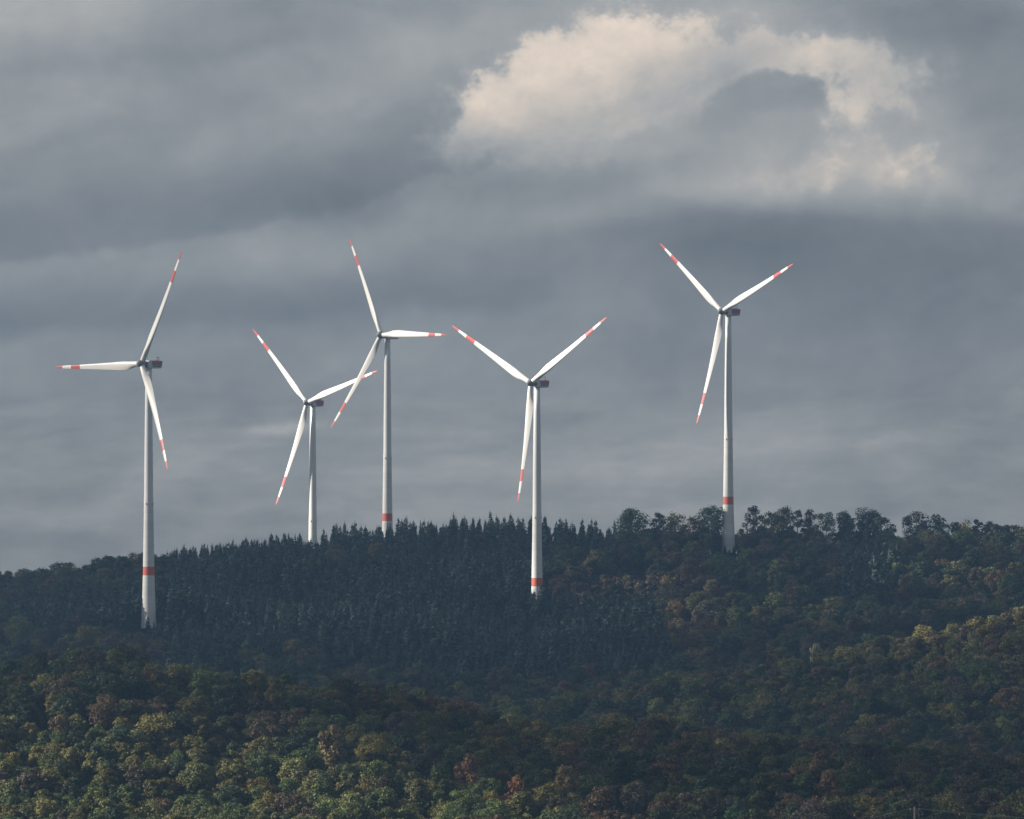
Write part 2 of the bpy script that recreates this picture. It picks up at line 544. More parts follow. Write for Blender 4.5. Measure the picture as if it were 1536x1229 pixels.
# ------------------------------------------------------------------ wind turbines
TOWER = [(0, 3.65), (2, 3.5), (6, 3.3), (12, 3.05), (20, 2.8), (24.4, 2.70), (28.4, 2.62), (40, 2.42), (52, 2.25), (60, 2.16), (60.6, 2.10), (75, 2.0), (92, 1.82), (108, 1.62), (120.0, 1.48)]


def lathe(prof, n, mats_at):
    b = MB()
    for z, r in prof:
        for j in range(n):
            a = 2 * math.pi * j / n
            b.v.append((r * math.cos(a), r * math.sin(a), z))
            b.sh.append(0.5)
    for i in range(len(prof) - 1):
        mi = mats_at(0.5 * (prof[i][0] + prof[i + 1][0]))
        for j in range(n):
            b.f.append((i * n + j, i * n + (j + 1) % n, (i + 1) * n + (j + 1) % n, (i + 1) * n + j))
            b.mi.append(mi)
    b.f.append(tuple((len(prof) - 1) * n + j for j in range(n)))
    b.mi.append(mats_at(prof[-1][0]))
    return b


def tower_mesh():
    b = lathe(TOWER, 40, lambda z: 2 if 24.4 < z < 28.4 else (0 if z < 60 else 1))
    return b.mesh('tower', [M_CONC, M_STEEL, M_BAND], smooth=True)


def blade_mesh():
    """span along +Z, nose along +X, wind comes from -Y"""
    st = [0.9, 2.0, 3.5, 5, 7, 9, 11, 13, 16, 20, 25, 30, 35, 39, 42, 45, 48, 51, 53.7, 55.5, 57, 58, 58.5]
    b = MB()
    n = 18
    for r in st:
        chord = np.interp(r, [0.9, 2.5, 6, 9, 12, 15, 20, 30, 42, 50, 55, 57.5, 58.5], [2.4, 2.4, 2.95, 3.8, 4.2, 4.1, 3.6, 2.8, 2.0, 1.5, 1.1, 0.65, 0.15])
        rel = np.interp(r, [0.9, 2.5, 6, 10, 14, 20, 30, 45, 58.5], [1.0, 1.0, 0.72, 0.42, 0.32, 0.26, 0.2, 0.17, 0.14])
        circ = np.interp(r, [0.9, 2.5, 9], [1, 1, 0])
        tw = R(np.interp(r, [0.9, 4, 10, 20, 35, 58.5], [15, 15, 11, 6.5, 3, 0.5]))
        nose = np.interp(r, [0.9, 2.5, 9, 58.5], [0.5, 0.5, 0.33, 0.33])
        bend = -1.8 * (max(r - 10, 0) / 48.5) ** 2
        for j in range(n):
            a = 2 * math.pi * j / n
            cx = 0.5 * math.cos(a)
            u = 0.5 - cx                                  # 0 at the nose, 1 at the tail
            th_air = 2.6 * rel * (0.2969 * math.sqrt(u) - 0.126 * u - 0.3516 * u ** 2 + 0.2843 * u ** 3 - 0.1036 * u ** 4) * 1.9
            th_c = 0.5 * abs(math.sin(a))
            t = (circ * th_c + (1 - circ) * th_air) * (1 if math.sin(a) >= 0 else -1)
            X = (nose - u) * chord
            Yv = t * chord
            x2 = X * math.cos(tw) + Yv * math.sin(tw)
            y2 = -X * math.sin(tw) + Yv * math.cos(tw)
            b.v.append((x2, y2 + bend, r))
            b.sh.append(0.5)
    for i in range(len(st) - 1):
        mid = 0.5 * (st[i] + st[i + 1])
        mi = 1 if (42 < mid < 48 or mid > 53.7) else 0
        for j in range(n):
            b.f.append((i * n + j, i * n + (j + 1) % n, (i + 1) * n + (j + 1) % n, (i + 1) * n + j))
            b.mi.append(mi)
    b.f.append(tuple((len(st) - 1) * n + j for j in range(n)))
    b.mi.append(1)
    b.f.append(tuple(range(n))[::-1])
    b.mi.append(0)
    return b.mesh('blade', [M_WHITE, M_RED], smooth=True)


def hub_mesh():
    """spinner about +Z (towards the wind), rotor centre at the origin"""
    prof = [(-2.4, 1.15), (-2.2, 1.45), (-1.5, 1.5), (-1.3, 1.85), (0.6, 1.9), (1.3, 1.7), (2.0, 1.25), (2.5, 0.7), (2.72, 0.2)]
    b = lathe(prof, 28, lambda z: 1 if z < -1.4 else 0)
    return b.mesh('hub', [M_HUB, M_DARK], smooth=True)


def nacelle_meshes():
    """along +Y behind the hub, tower top at z = 119.6"""
    b = MB()
    w, z0, z1 = 1.85, 120.1, 123.5
    # outline seen from the side, front to back
    side = [(-1.7, z0 + 0.5), (-1.2, z0), (5.7, z0), (6.3, z0 + 0.35), (6.8, z1), (-1.2, z1), (-1.8, z1 - 0.7)]
    n = len(side)
    for s, k in ((-1, 1.0), (1, 1.0)):
        for y, z in side:
            b.v.append((s * w, y, z))
            b.sh.append(0.5)
    b.f.append(tuple(range(n)))
    b.f.append(tuple(range(n, 2 * n))[::-1])
    for i in range(n):
        b.f.append((i, n + i, n + (i + 1) % n, (i + 1) % n))
    b.mi = [0] * len(b.f)
    body = b.mesh('nacelle', [M_NAC])
    s = MB()
    zs0, zs1 = z0 + 1.15, z1 - 0.1
    for sd in (-1, 1):
        x0, x1 = sorted((sd * (w + 0.005), sd * (w + 0.06)))
        s.box(x0, x1, 0.6, 6.45, zs0, zs1)
    stripe = s.mesh('side_stripe', [M_STRIPE])
    l = MB()
    for sd in (-1, 1):
        x0, x1 = sorted((sd * (w + 0.005), sd * (w + 0.05)))
        l.box(x0, x1, 0.9, 5.8, z0 + 0.5, z0 + 0.95)
    louvre = l.mesh('louvre', [M_DARK])
    m = MB()
    m.tube([(0, 0, 0), (0, 0, 1.9)], [0.09, 0.06], 6)
    m.tube([(-0.45, 0, 1.55), (0.45, 0, 1.55)], [0.05, 0.05], 5)
    m.box(-0.55, -0.38, -0.1, 0.1, 1.5, 1.85)
    m.box(0.38, 0.55, -0.1, 0.1, 1.5, 1.85)
    mast = m.mesh('weather_mast', [M_DARK])
    c = MB()
    c.box(-1.3, 1.3, -0.2, 0.2, 0, 0.4)
    cooler = c.mesh('cooler', [M_DARK])
    a = MB()
    a.tube([(0, 0, 0), (0, 0, 0.25), (0, 0, 0.3), (0, 0, 0.75)], [0.12, 0.12, 0.26, 0.2], 10)
    lamp = a.mesh('obstruction_light', [M_RED])
    return body, stripe, louvre, mast, cooler, lamp


def build_turbines():
    tw, bl, hb = tower_mesh(), blade_mesh(), hub_mesh()
    body, stripe, louvre, mast, cooler, lamp = nacelle_meshes()
    n = Vector((0, -math.cos(R(TILT)), math.sin(R(TILT))))
    e1 = Vector((1, 0, 0))
    e2 = Vector((0, math.sin(R(TILT)), math.cos(R(TILT))))
    hc = Vector((0, -OVERHANG, HUB_H))
    for (c, r, rp, yaw, ph, lb), p in zip(TURB, TPOS):
        root = bpy.data.objects.new('wind_turbine', None)
        COL.objects.link(root)
        root.location = p
        root.rotation_euler = (0, 0, -R(yaw))
        root.empty_display_size = 5
        tag(root, lb, 'wind turbine', 'wind turbines on the wooded hill')
        t = obj('tower', tw, root)
        for q in range(4):
            a = q * math.pi / 2 + 0.35
            obj('obstruction_light', lamp, t, (2.17 * math.cos(a) + 0.1 * math.cos(a), 2.27 * math.sin(a), 57.0))
        nc = obj('nacelle', body, root)
        obj('side_stripe', stripe, nc)
        obj('louvre', louvre, nc)
        obj('weather_mast', mast, nc, (-0.9, 5.9, 123.5))
        obj('weather_mast', mast, nc, (0.9, 5.0, 123.5))
        obj('cooler', cooler, nc, (0, 4.2, 123.5))
        obj('obstruction_light', lamp, nc, (0, 6.2, 123.5))
        h = obj('hub', hb, root)
        h.matrix_local = Matrix((e1.to_4d(), e2.to_4d(), n.to_4d(), Vector((0, 0, 0, 1)))).transposed()
        for i in range(3):
            h.matrix_local[i][3] = hc[i]
        h.matrix_local = Matrix.Translation(hc) @ Matrix((e1, e2, n)).transposed().to_4x4()
        for k in range(3):
            a = R(ph + 120 * k)
            d = (e1 * math.cos(a) + e2 * math.sin(a)) * math.cos(R(CONE)) + n * math.sin(R(CONE))
            tg = e1 * math.sin(a) - e2 * math.cos(a)
            yv = d.cross(tg).normalized()
            b = obj('blade', bl, root)
            b.matrix_local = Matrix.Translation(hc) @ Matrix((tg, yv, d)).transposed().to_4x4()


build_turbines()


# ------------------------------------------------------------------ trees
def leaf_cloud(b, centre, rad, n, size, g, flat=1.0, out=0.75):
    """n leaf sprays over a lump of the crown"""
    d = g.normal(size=(n, 3))
    d /= np.linalg.norm(d, axis=1, keepdims=True)
    d[:, 2] = np.where(g.random(n) < 0.45, np.abs(d[:, 2]), d[:, 2])
    rr = rad * (0.5 + 0.66 * g.random(n))[:, None]
    c = centre + d * rr * np.array([1, 1, flat])
    nrm = d + g.normal(size=(n, 3)) * out * 0.7 + np.array([0, 0, 0.35])
    nrm /= np.linalg.norm(nrm, axis=1, keepdims=True)
    t = np.cross(nrm, g.normal(size=(n, 3)))
    t /= np.linalg.norm(t, axis=1, keepdims=True)
    u = np.cross(nrm, t)
    s = size * (0.6 + 0.8 * g.random(n))[:, None] * 0.5
    b.quads(c, t * s, u * s, 0.5 + 0.9 * (g.random(n) - 0.5))


def broadleaf(seed, H=18.0, W=10.5, clumps=20, leaves=95, size=0.52, bole=0.30, dome=1.0, limbs=5):
    g = np.random.default_rng(seed)
    crown, trunk = MB(), MB()
    cz = H * (bole + (1 - bole) * 0.45)
    hz = H * (1 - bole) * 0.5
    cs = []
    for i in range(clumps):
        u = (i + 0.5) / clumps
        z = 1 - 1.75 * u                                    # top first
        a = i * 2.39996 + g.normal() * 0.35
        rr = math.sqrt(max(0.0, 1 - min(1, abs(z)) ** 2)) ** dome
        k = 0.52 + 0.42 * g.random()
        if g.random() < 0.12:
            continue
        rad = W * (0.11 + 0.15 * g.random())
        c = np.array([math.cos(a) * rr * W * 0.5 * k, math.sin(a) * rr * W * 0.5 * k, cz + z * hz * (0.62 + 0.42 * g.random())])
        cs.append((c, rad))
        leaf_cloud(crown, c, rad, int(2.0 * leaves * (rad / (W * 0.2)) ** 1.6), size, g, 0.8)
    leaf_cloud(crown, np.array([0, 0, cz]), W * 0.3, int(leaves * 1.6), size * 1.3, g, 1.1)
    top = np.array([g.normal() * 0.3, g.normal() * 0.3, H * 0.62])
    r0 = 0.024 * H
    trunk.tube([(0, 0, -1), (0, 0, 0.4), (top[0] * 0.4, top[1] * 0.4, H * bole), tuple(top)], [r0 * 1.3, r0, r0 * 0.75, r0 * 0.35], 7)
    for i in range(limbs):
        c, rad = cs[int((i + 0.7) / limbs * (len(cs) - 1))]
        s = np.array([top[0] * 0.4, top[1] * 0.4, H * (bole + 0.12 * g.random())])
        m = s * 0.45 + c * 0.55 + np.array([0, 0, -0.4])
        trunk.tube([tuple(s), tuple(m), tuple(c)], [r0 * 0.42, r0 * 0.28, r0 * 0.1], 5)
    return crown, trunk


def ridge_tree(seed, H, W, bole, lumps, leaves, lean=0.0, wide=1.0, size=0.62):
    """tall, thin forest-edge tree: bare bole, steep limbs, clumped crown with sky between"""
    g = np.random.default_rng(seed)
    crown, trunk = MB(), MB()
    r0 = 0.016 * H + 0.08
    spine = []
    for i in range(7):
        f = i / 6
        spine.append((lean * H * f * f + g.normal() * 0.12 * f * 2, g.normal() * 0.12, -1 + (H * 0.94 + 1) * f))
    trunk.tube(spine, [r0 * (1.15 - 1.0 * i / 6) for i in range(7)], 7)
    for i in range(lumps):
        f = (i + 0.5) / lumps
        z = H * (bole + (1.0 - bole) * (0.04 + 0.9 * f))
        prof = math.sin(math.pi * min(1, 0.18 + 0.72 * f ** (1.0 / wide))) ** 0.8
        a = i * 2.4 + g.normal() * 0.5
        rr = W * 0.5 * prof * (0.35 + 0.65 * g.random())
        cx = lean * H * (z / H) ** 2
        c = np.array([cx + math.cos(a) * rr, math.sin(a) * rr, z])
        rad = W * (0.16 + 0.10 * g.random())
        leaf_cloud(crown, c, rad, int(2.5 * leaves * (0.6 + 0.8 * g.random())), size, g, 0.85)
        s = np.array([lean * H * max(0, z / H - 0.12) ** 2, 0, max(z - rr * 0.9 - 1.5, H * bole * 0.8)])
        trunk.tube([tuple(s), tuple(s * 0.4 + c * 0.6), tuple(c)], [r0 * 0.36, r0 * 0.24, r0 * 0.1], 5)
    for i in range(3):
        a = g.random() * 6.28
        z = H * bole * (0.5 + 0.4 * g.random())
        c = np.array([math.cos(a) * W * 0.22, math.sin(a) * W * 0.22, z + 1.5])
        trunk.tube([(0, 0, z - 0.4), tuple(c)], [r0 * 0.2, r0 * 0.07], 4)
        leaf_cloud(crown, c, W * 0.08, int(leaves * 0.35), size, g)
    return crown, trunk


def conifer(seed, H=21.0, rad=3.1, tiers=22, low=0.10):
    g = np.random.default_rng(seed)
    b = MB()
    b.tube([(0, 0, -1), (0, 0, H * 0.5), (0, 0, H * 0.985)], [0.3, 0.18, 0.03], 5, 1)
    C, A, B, sh = [], [], [], []
    for i in range(tiers):
        f = i / (tiers - 1)
        z = H * (low + (0.985 - low) * f)
        L = rad * (1 - f) ** 0.72 * (0.82 + 0.3 * g.random()) + 0.16
        nb = max(4, int(11 * (1 - 0.55 * f)))
        for j in range(nb):
            a = 2 * math.pi * (j + g.random() * 0.7) / nb
            l = L * (0.7 + 0.45 * g.random())
            droop = 0.25 + 0.35 * (1 - f) + 0.15 * g.normal()
            out = np.array([math.cos(a), math.sin(a), 0])
            sd = np.array([-math.sin(a), math.cos(a), 0.0])
            for k, (s0, wd) in enumerate(((0.30, 0.30), (0.72, 0.20))):
                ct = out * l * s0 + np.array([0, 0, z - droop * l * s0 + 0.1 * g.normal()])
                ax = (out - np.array([0, 0, droop])) * l * (0.34 if k == 0 else 0.30)
                bx = (sd * l * wd + np.array([0, 0, 0.35 * g.normal()])) * (0.8 + 0.5 * g.random()) + sd * 0.12
                C.append(ct)
                A.append(ax)
                B.append(bx)
                sh.append(0.5 + 0.8 * (g.random() - 0.5))
    b.quads(np.array(C), np.array(A), np.array(B), np.array(sh), 0)
    return b


CROWNS, TRUNKS = [], []
BL = [dict(H=18, W=11, clumps=22, leaves=95), dict(H=17, W=12, clumps=26, leaves=85, dome=0.85), dict(H=19, W=9.5, clumps=20, leaves=90),
      dict(H=16, W=10, clumps=18, leaves=100, bole=0.25), dict(H=20, W=10.5, clumps=24, leaves=80, bole=0.36), dict(H=18, W=9, clumps=15, leaves=90, bole=0.34, size=0.66),
      dict(H=18, W=12.5, clumps=30, leaves=75, dome=0.8, bole=0.28), dict(H=17, W=9.5, clumps=17, leaves=55, size=0.6, bole=0.3)]
BL_H, BL_W = [], []
for i, kw in enumerate(BL):
    c, t = broadleaf(100 + i, **kw)
    CROWNS.append(c.mesh('broadleaf_crown', [M_LEAF], leaf=True))
    TRUNKS.append(t.mesh('broadleaf_trunk', [M_BARK], smooth=True))
    BL_H.append(kw['H'])
    BL_W.append(kw['W'])
CONES = [conifer(200 + i, *hw).mesh('conifer', [M_NEEDLE, M_BARK], leaf=True) for i, hw in enumerate(((21, 4.0), (22, 3.5), (20, 4.5), (21, 3.8), (19, 3.2)))]
CONE_H = [21, 22, 20, 21, 19]

COLS = {
    'dark green': (0.042, 0.062, 0.030), 'green': (0.080, 0.108, 0.032), 'olive green': (0.124, 0.122, 0.040), 'yellow green': (0.175, 0.158, 0.048),
    'russet': (0.118, 0.082, 0.045), 'brown': (0.092, 0.074, 0.050), 'golden': (0.21, 0.165, 0.075), 'orange': (0.205, 0.125, 0.07), 'pale grey-green': (0.22, 0.22, 0.15),
    'conifer': (0.050, 0.076, 0.061),
}


def px(x, y, z):
    return 768 + F * x / y, HOR - F * z / y


def is_conifer(c, r):
    """which part of the far wood is spruce, told by where the tree top stands"""
    w = 10 * math.sin(c / 37.0) + 6 * math.sin(c / 13.0 + 1)
    if c < 250:
        return 872 + w < r < 915 + w * 0.5 and c > 20
    if c < 820:
        if 300 < c < 540 and r > 962 + w * 0.6:
            return False
        return r < 990 and not (495 < c < 570 and 806 < r < 832)
    if r < 808 + 0.4 * w and c < 925:
        return True
    if r > 884 + w * 0.4:
        return c < 960 + (r - 884) * 0.55 + w and r < 985
    if 1255 + w < c < 1345 and 800 < r < 930:
        return True
    return c > 1490 and 885 < r < 915


# limits so that nothing stands in front of what the photo shows of each tower: column range, lowest row of tops
TOWER_GAPS = [(209, 233, 2622, 941), (461, 474, 3101, 806), (572, 588, 2984, 786), (795, 814, 2733, 884), (1080, 1104, 2876, 827)]
TREES = []        # x, y, z, kind(0 broadleaf, 1 conifer), variant, scale_xy, scale_z, turn, colour name, zone


def pick(d):
    ks = list(d)
    return random.choices(ks, [d[k] for k in ks])[0]


def colour_for(zone, c, r):
    if zone == 'A':
        if c < 850 and r > 1065:
            return pick({'green': 4, 'olive green': 5, 'yellow green': 2, 'dark green': 2, 'brown': 0.7, 'russet': 0.25})
        if c < 850:
            return pick({'dark green': 4, 'olive green': 3, 'brown': 3, 'russet': 1.2, 'green': 2})
        return pick({'dark green': 4, 'olive green': 3, 'brown': 3.5, 'russet': 1.8, 'green': 1.5})
    if zone == 'B':
        if c > 1200 and r < 985:
            return pick({'olive green': 4, 'russet': 2, 'yellow green': 3, 'brown': 2, 'golden': 0.5})  # lighter leaf colours along the crest, strengthening its sunlit strip
        return pick({'dark green': 5, 'olive green': 3, 'brown': 3, 'russet': 1.1, 'green': 2})
    if c > 815 and 850 < r < 960 and c < 1080:
        return pick({'olive green': 3, 'russet': 3, 'brown': 3, 'golden': 0.8, 'dark green': 2})
    return pick({'dark green': 5, 'brown': 2.5, 'olive green': 2.5, 'russet': 0.8, 'green': 1.5})


def scatter():
    def zone_pts(y0, y1, step, jit):
        y = y0
        while y < y1:
            half = (768 + 620) / F * y
            x = -half + random.random() * step
            while x < half:
                yield x + random.uniform(-jit, jit) * step, y + random.uniform(-jit, jit) * step
                x += step
            y += step * 0.9
    pts = [(x, y, 'A') for x, y in zone_pts(1440, 1705, 6.0, 0.42)]
    pts += [(x, y, 'B') for x, y in zone_pts(1990, 2290, 7.1, 0.42)]
    pts += [(x, y, 'C') for x, y in zone_pts(2400, 2925, 5.9, 0.42)]
    xs = np.array([p[0] for p in pts])
    ys = np.array([p[1] for p in pts])
    zs = land_t(xs, ys)
    for (x, y, zone), z in zip(pts, zs):
        c, _ = px(x, y, z)
        kind = 0
        if zone == 'C':
            _, rt = px(x, y, z + 19)
            kind = 1 if is_conifer(c, rt) else 0
            if not kind and random.random() < 0.55:
                continue                               # wider spacing for the broad crowns
        if zone == 'B' and c < 640:
            continue
        v = random.randrange(5 if kind else 8)
        sz = random.choice((random.uniform(0.58, 0.85), random.uniform(0.8, 1.12))) if kind else random.choice((random.uniform(0.62, 0.95), random.uniform(0.9, 1.28)))
        if zone == 'A' and c > 900:
            sz *= random.uniform(0.9, 1.3)
        if not kind:
            sz *= {'A': 0.63, 'B': 0.74, 'C': 0.80}[zone]
        sxy = sz * random.uniform(0.92, 1.2)
        H = (CONE_H if kind else BL_H)[v] * sz
        _, rt = px(x, y, z + H)
        half = (3.0 if kind else BL_W[v] / 2) * sxy * F / y
        bad = False
        for (c0, c1, d, row) in TOWER_GAPS:
            if y < d + 6 and c + half > c0 and c - half < c1 and rt < row:
                bad = True
            if abs(y - d) < 7 and abs(c - (c0 + c1) / 2) < 20:
                bad = True
        if bad or any(abs(x - q[0]) < q[2] and -q[3] < q[1] - y < 4 for q in RESERVED):
            continue
        col = 'conifer' if kind else colour_for(zone, c, rt)
        TREES.append([x, y, float(z), kind, v, sxy, sz, random.random() * 6.283, col, zone, c, rt, H, half])


# single trees the photo picks out: column, row of the top, distance, height, crown scale, variant, colour, label
SPECIAL = [
    (1490, 1172, 1512, 19, 1.0, 2, 'orange', 'large orange brown autumn tree near the utility pole'),
    (1422, 1180, 1506, 17, 1.05, 6, 'olive green', 'olive green round-topped tree beside the large orange tree'),
    (1530, 1178, 1508, 17, 0.8, 5, 'russet', 'russet tree cut off by the picture edge beside the large orange tree'),
    (497, 1078, 1560, 16, 0.85, 3, 'golden', 'pale golden tree standing above the sunlit green canopy'),
    (700, 1118, 1552, 15, 0.9, 7, 'orange', 'ragged orange tree at the edge of the sunlit wood'),
    (775, 1148, 1535, 13, 0.8, 7, 'orange', 'small bright orange tree at the foot of the dark slope'),
    (850, 1134, 1545, 15, 0.9, 2, 'golden', 'yellow brown tree with a feathery top below the dark slope'),
    (1105, 1192, 1512, 16, 1.0, 0, 'bright green', 'vivid green round tree among brown trees at the picture bottom'),
    (1225, 1180, 1515, 14, 0.7, 5, 'orange', 'small amber tree among dark trees right of the vivid green one'),
    (176, 957, 1650, 18, 1.15, 1, 'dark green', 'dark domed tree on the highest point of the near hill'),
    (140, 962, 1645, 17, 1.1, 6, 'brown', 'brown domed tree beside the dark one on the highest point of the near hill'),
    (412, 1008, 1632, 16, 0.8, 3, 'yellow green', 'yellow tinged tree on the crest of the near hill'),
    (1228, 942, 2235, 15, 0.8, 7, 'pale grey-green', 'pale silvery tree standing alone below the dark slope'),
    (1052, 930, 2640, 16, 0.9, 7, 'orange', 'orange autumn tree lit by the sun in the far clearing'),
    (1010, 922, 2655, 15, 0.85, 5, 'russet', 'russet autumn tree beside the end of the spruce stand'),
    (1045, 908, 2675, 14, 0.8, 7, 'orange', 'sunlit orange tree above another in the far clearing'),
]
COLS['bright green'] = (0.045, 0.115, 0.045)
RESERVED = []
SP = []
for c, r, D, H, sw, v, col, lb in SPECIAL:
    if D > 2200:
        D = canopy_at(c, r + 8, 2000 if D < 2300 else 2420, 2290 if D < 2300 else 2870, H * 0.9)
    x = (c - 768) / F * D
    ztop = (HOR - r) / F * D
    zg = float(land_t(np.array(x), np.array(D)))
    H2 = min(max(ztop - zg, H * 0.8), H * 1.4)
    SP.append((x, D, zg, H2, sw, v, col, lb, c, r))
    RESERVED.append((x, D, 4.2, 14))

# the tall trees along the ridge: column, row of the top, crown width px, bole, lumps, leaves, lean, wide, colour, label
RIDGE = [
    (948, 766, 36, 0.50, 26, 70, 0.0, 1.4, 'dark green', 'umbrella-shaped tree, first broadleaf on the skyline after the spruces'),
    (988, 768, 20, 0.55, 13, 45, 0.01, 1.4, 'dark green', 'thin tree with a long bare trunk against the sky'),
    (1013, 770, 24, 0.42, 15, 50, -0.01, 1.1, 'olive green', 'narrow open-crowned tree between a bare-trunked tree and a broad one'),
    (1040, 776, 28, 0.38, 18, 55, 0.0, 1.0, 'brown', 'brownish broad tree close beside the tallest tree left of the ridge turbine'),
    (1067, 760, 30, 0.36, 24, 60, 0.0, 0.9, 'dark green', 'tallest tree just left of the turbine on the ridge'),
    (1129, 757, 22, 0.30, 19, 42, 0.0, 0.9, 'brown', 'ragged slender tree just right of the turbine on the ridge'),
    (1112, 792, 16, 0.25, 8, 40, 0.02, 1.0, 'dark green', 'low crooked tree at the foot of the ridge turbine'),
    (1158, 768, 26, 0.30, 18, 55, -0.01, 1.0, 'olive green', 'full-crowned tree joined to a taller twin on its right'),
    (1175, 761, 28, 0.34, 22, 55, 0.0, 1.0, 'dark green', 'taller twin of two joined full-crowned trees on the ridge'),
    (1196, 763, 15, 0.40, 12, 45, 0.0, 1.0, 'dark green', 'narrow column-like tree between two wider crowns on the ridge'),
    (1215, 763, 22, 0.38, 16, 45, 0.01, 1.0, 'russet', 'reddish tree with a spiky top on the ridge'),
    (1240, 768, 26, 0.55, 14, 48, -0.02, 1.3, 'dark green', 'tree with a crooked trunk and a parasol crown open underneath'),
    (1268, 769, 25, 0.56, 18, 75, 0.0, 1.4, 'dark green', 'dense lollipop-shaped tree with a bare trunk'),
    (1303, 766, 34, 0.42, 26, 75, 0.0, 1.2, 'dark green', 'widest dense crown on the ridge, after the lollipop tree'),
    (1322, 774, 26, 0.40, 18, 65, 0.02, 1.2, 'dark green', 'rounded shoulder tree growing into the widest ridge crown'),
    (1338, 790, 14, 0.3, 9, 40, 0.0, 1.0, 'brown', 'small brown tree at the edge of a gap in the skyline'),
    (1375, 768, 34, 0.30, 24, 60, 0.0, 0.8, 'brown', 'pyramid-topped brownish tree after the gap in the skyline'),
    (1408, 773, 24, 0.30, 18, 60, 0.0, 0.8, 'dark green', 'dark pointed tree beside the pyramid-topped one'),
    (1428, 783, 20, 0.30, 14, 55, 0.0, 0.9, 'dark green', 'low rounded tree right of the dark pointed one on the ridge'),
    (1446, 780, 20, 0.28, 14, 55, 0.01, 0.8, 'olive green', 'greenish rounded tree just left of a thin spire on the ridge'),
    (1486, 783, 22, 0.28, 15, 55, 0.0, 0.9, 'brown', 'brownish rounded tree just right of a thin spire on the ridge'),
    (1506, 787, 22, 0.28, 14, 55, -0.01, 0.9, 'dark green', 'dark low tree near the right end of the skyline'),
    (1528, 788, 24, 0.28, 15, 55, 0.0, 0.9, 'olive green', 'last tree of the skyline at the picture edge'),
    (1466, 776, 15, 0.3, 10, 35, 0.0, 0.9, 'dark green', 'single thin spire rising above the even skyline'),
]
RT = []
for i, (c, r, w, bole, lumps, leaves, lean, wide, col, lb) in enumerate(RIDGE):
    D = 2878 + (i * 37 % 11) - 5
    if c == 1112:
        D = 2890
    x = (c - 768) / F * D
    zg = float(land_t(np.array(x), np.array(float(D))))
    H = (HOR - r) / F * D - zg
    RT.append((x, D, zg, H, 1.4 * w / F * D, bole - 0.12, lumps, leaves, lean, wide, col, lb))
    RESERVED.append((x, D, 3.2, 5))

# small spruces that stand before the tower feet
FRONT = [(223, 922, 2608, 'small spruce standing in front of the lowest turbine foot'), (231, 931, 2612, 'low spruce to the right of the small spruce at the lowest turbine foot'),
         (207, 943, 2600, 'lowest spruce, left of the lowest turbine foot'), (240, 930, 2606, 'spruce standing well right of the lowest turbine foot'),
         (1078, 820, 2862, 'spruce at the left of the group hiding the ridge turbine foot'), (1094, 823, 2858, 'shortest spruce in front of the ridge turbine foot'), (1108, 812, 2862, 'spruce at the right of the group hiding the ridge turbine foot'),
         (573, 789, 2874, 'spruce top left of centre below the red band of the tower behind the skyline'), (580, 785, 2870, 'spruce top in the middle below the red band of the tower behind the skyline'), (588, 783, 2875, 'spruce top right of centre below the red band of the tower behind the skyline'),
         (797, 885, 2721, 'spruce hiding the left of the sunlit turbine foot'), (803, 888, 2717, 'short spruce in the middle before the sunlit turbine foot'),
         (811, 874, 2722, 'spruce top covering the right edge of the sunlit turbine foot'), (1087, 817, 2866, 'low spruce left of the ridge turbine foot'),
         (1101, 817, 2866, 'low spruce right of the ridge turbine foot')]

scatter()
# skyline rule along the bare crest right of the spruces: leave gaps so the tall ridge trees stand free
keep = []
for t in TREES:
    c, rt, y = t[10], t[11], t[1]
    if t[9] == 'C' and 925 < c:
        lim = (804 if 1088 < c < 1125 else 791) + random.uniform(-8, 5) if c < 1345 else random.choice((790, 787, 783, 777))
        if rt < lim:
            over = lim - rt
            s = max(0.45, 1 - over * y / F / t[12])
            t[5] *= max(s, 0.75)
            t[6] *= s
            t[12] *= s
            t[11] = px(t[0], y, t[2] + t[12])[1]
    elif t[9] == 'C':
        sky = np.interp(c, [p[0] for p in Y_S], [p[1] for p in Y_S]) - random.uniform(-3, 9 if t[3] else 3)
        if rt < sky:
            s = max(0.5, 1 - (sky - rt) * y / F / t[12])
            t[6] *= s
            t[5] *= max(s, 0.8)
            t[12] *= s
            t[11] = px(t[0], y, t[2] + t[12])[1]
    elif t[9] in 'AB':
        tb = Y_A if t[9] == 'A' else Y_B
        edge = np.interp(c, [p[0] for p in tb], [p[1] for p in tb]) - random.uniform(-2, 8)
        if rt < edge:
            s = max(0.6, 1 - (edge - rt) * y / F / t[12])
            t[6] *= s
            t[5] *= max(s, 0.85)
            t[12] *= s
            t[11] = px(t[0], y, t[2] + t[12])[1]
    keep.append(t)
TREES = keep

# how much of every tree the photo shows, nearest first
buf = np.full(1600, 1229.0)
order = sorted(range(len(TREES)), key=lambda i: TREES[i][1])
shown = np.zeros(len(TREES))
for i in order:
    t = TREES[i]
    c, rt, half = t[10], t[11], max(t[13] * t[5] / max(t[5], 1e-6), 1)
    a, b = max(int(c - half), 0), min(int(c + half) + 1, 1536)
    if b <= a:
        continue
    q = (np.arange(a, b) - c) / half
    topr = rt + (np.abs(q) * (6.0 * F / t[1] if t[3] else 2.2 * F / t[1]) if t[3] else (1 - np.sqrt(np.clip(1 - q * q, 0, 1))) * 5 * F / t[1])
    shown[i] = np.clip(buf[a:b] - topr, 0, None).sum()
    buf[a:b] = np.minimum(buf[a:b], topr)

rank = {0: [], 1: []}
for i in np.argsort(-shown):
    rank[TREES[i][3]].append(i)
N_B = 300 - len(SP) - len(RT)
N_C = 300 - len(FRONT)
single = set(rank[0][:N_B]) | set(rank[1][:N_C])


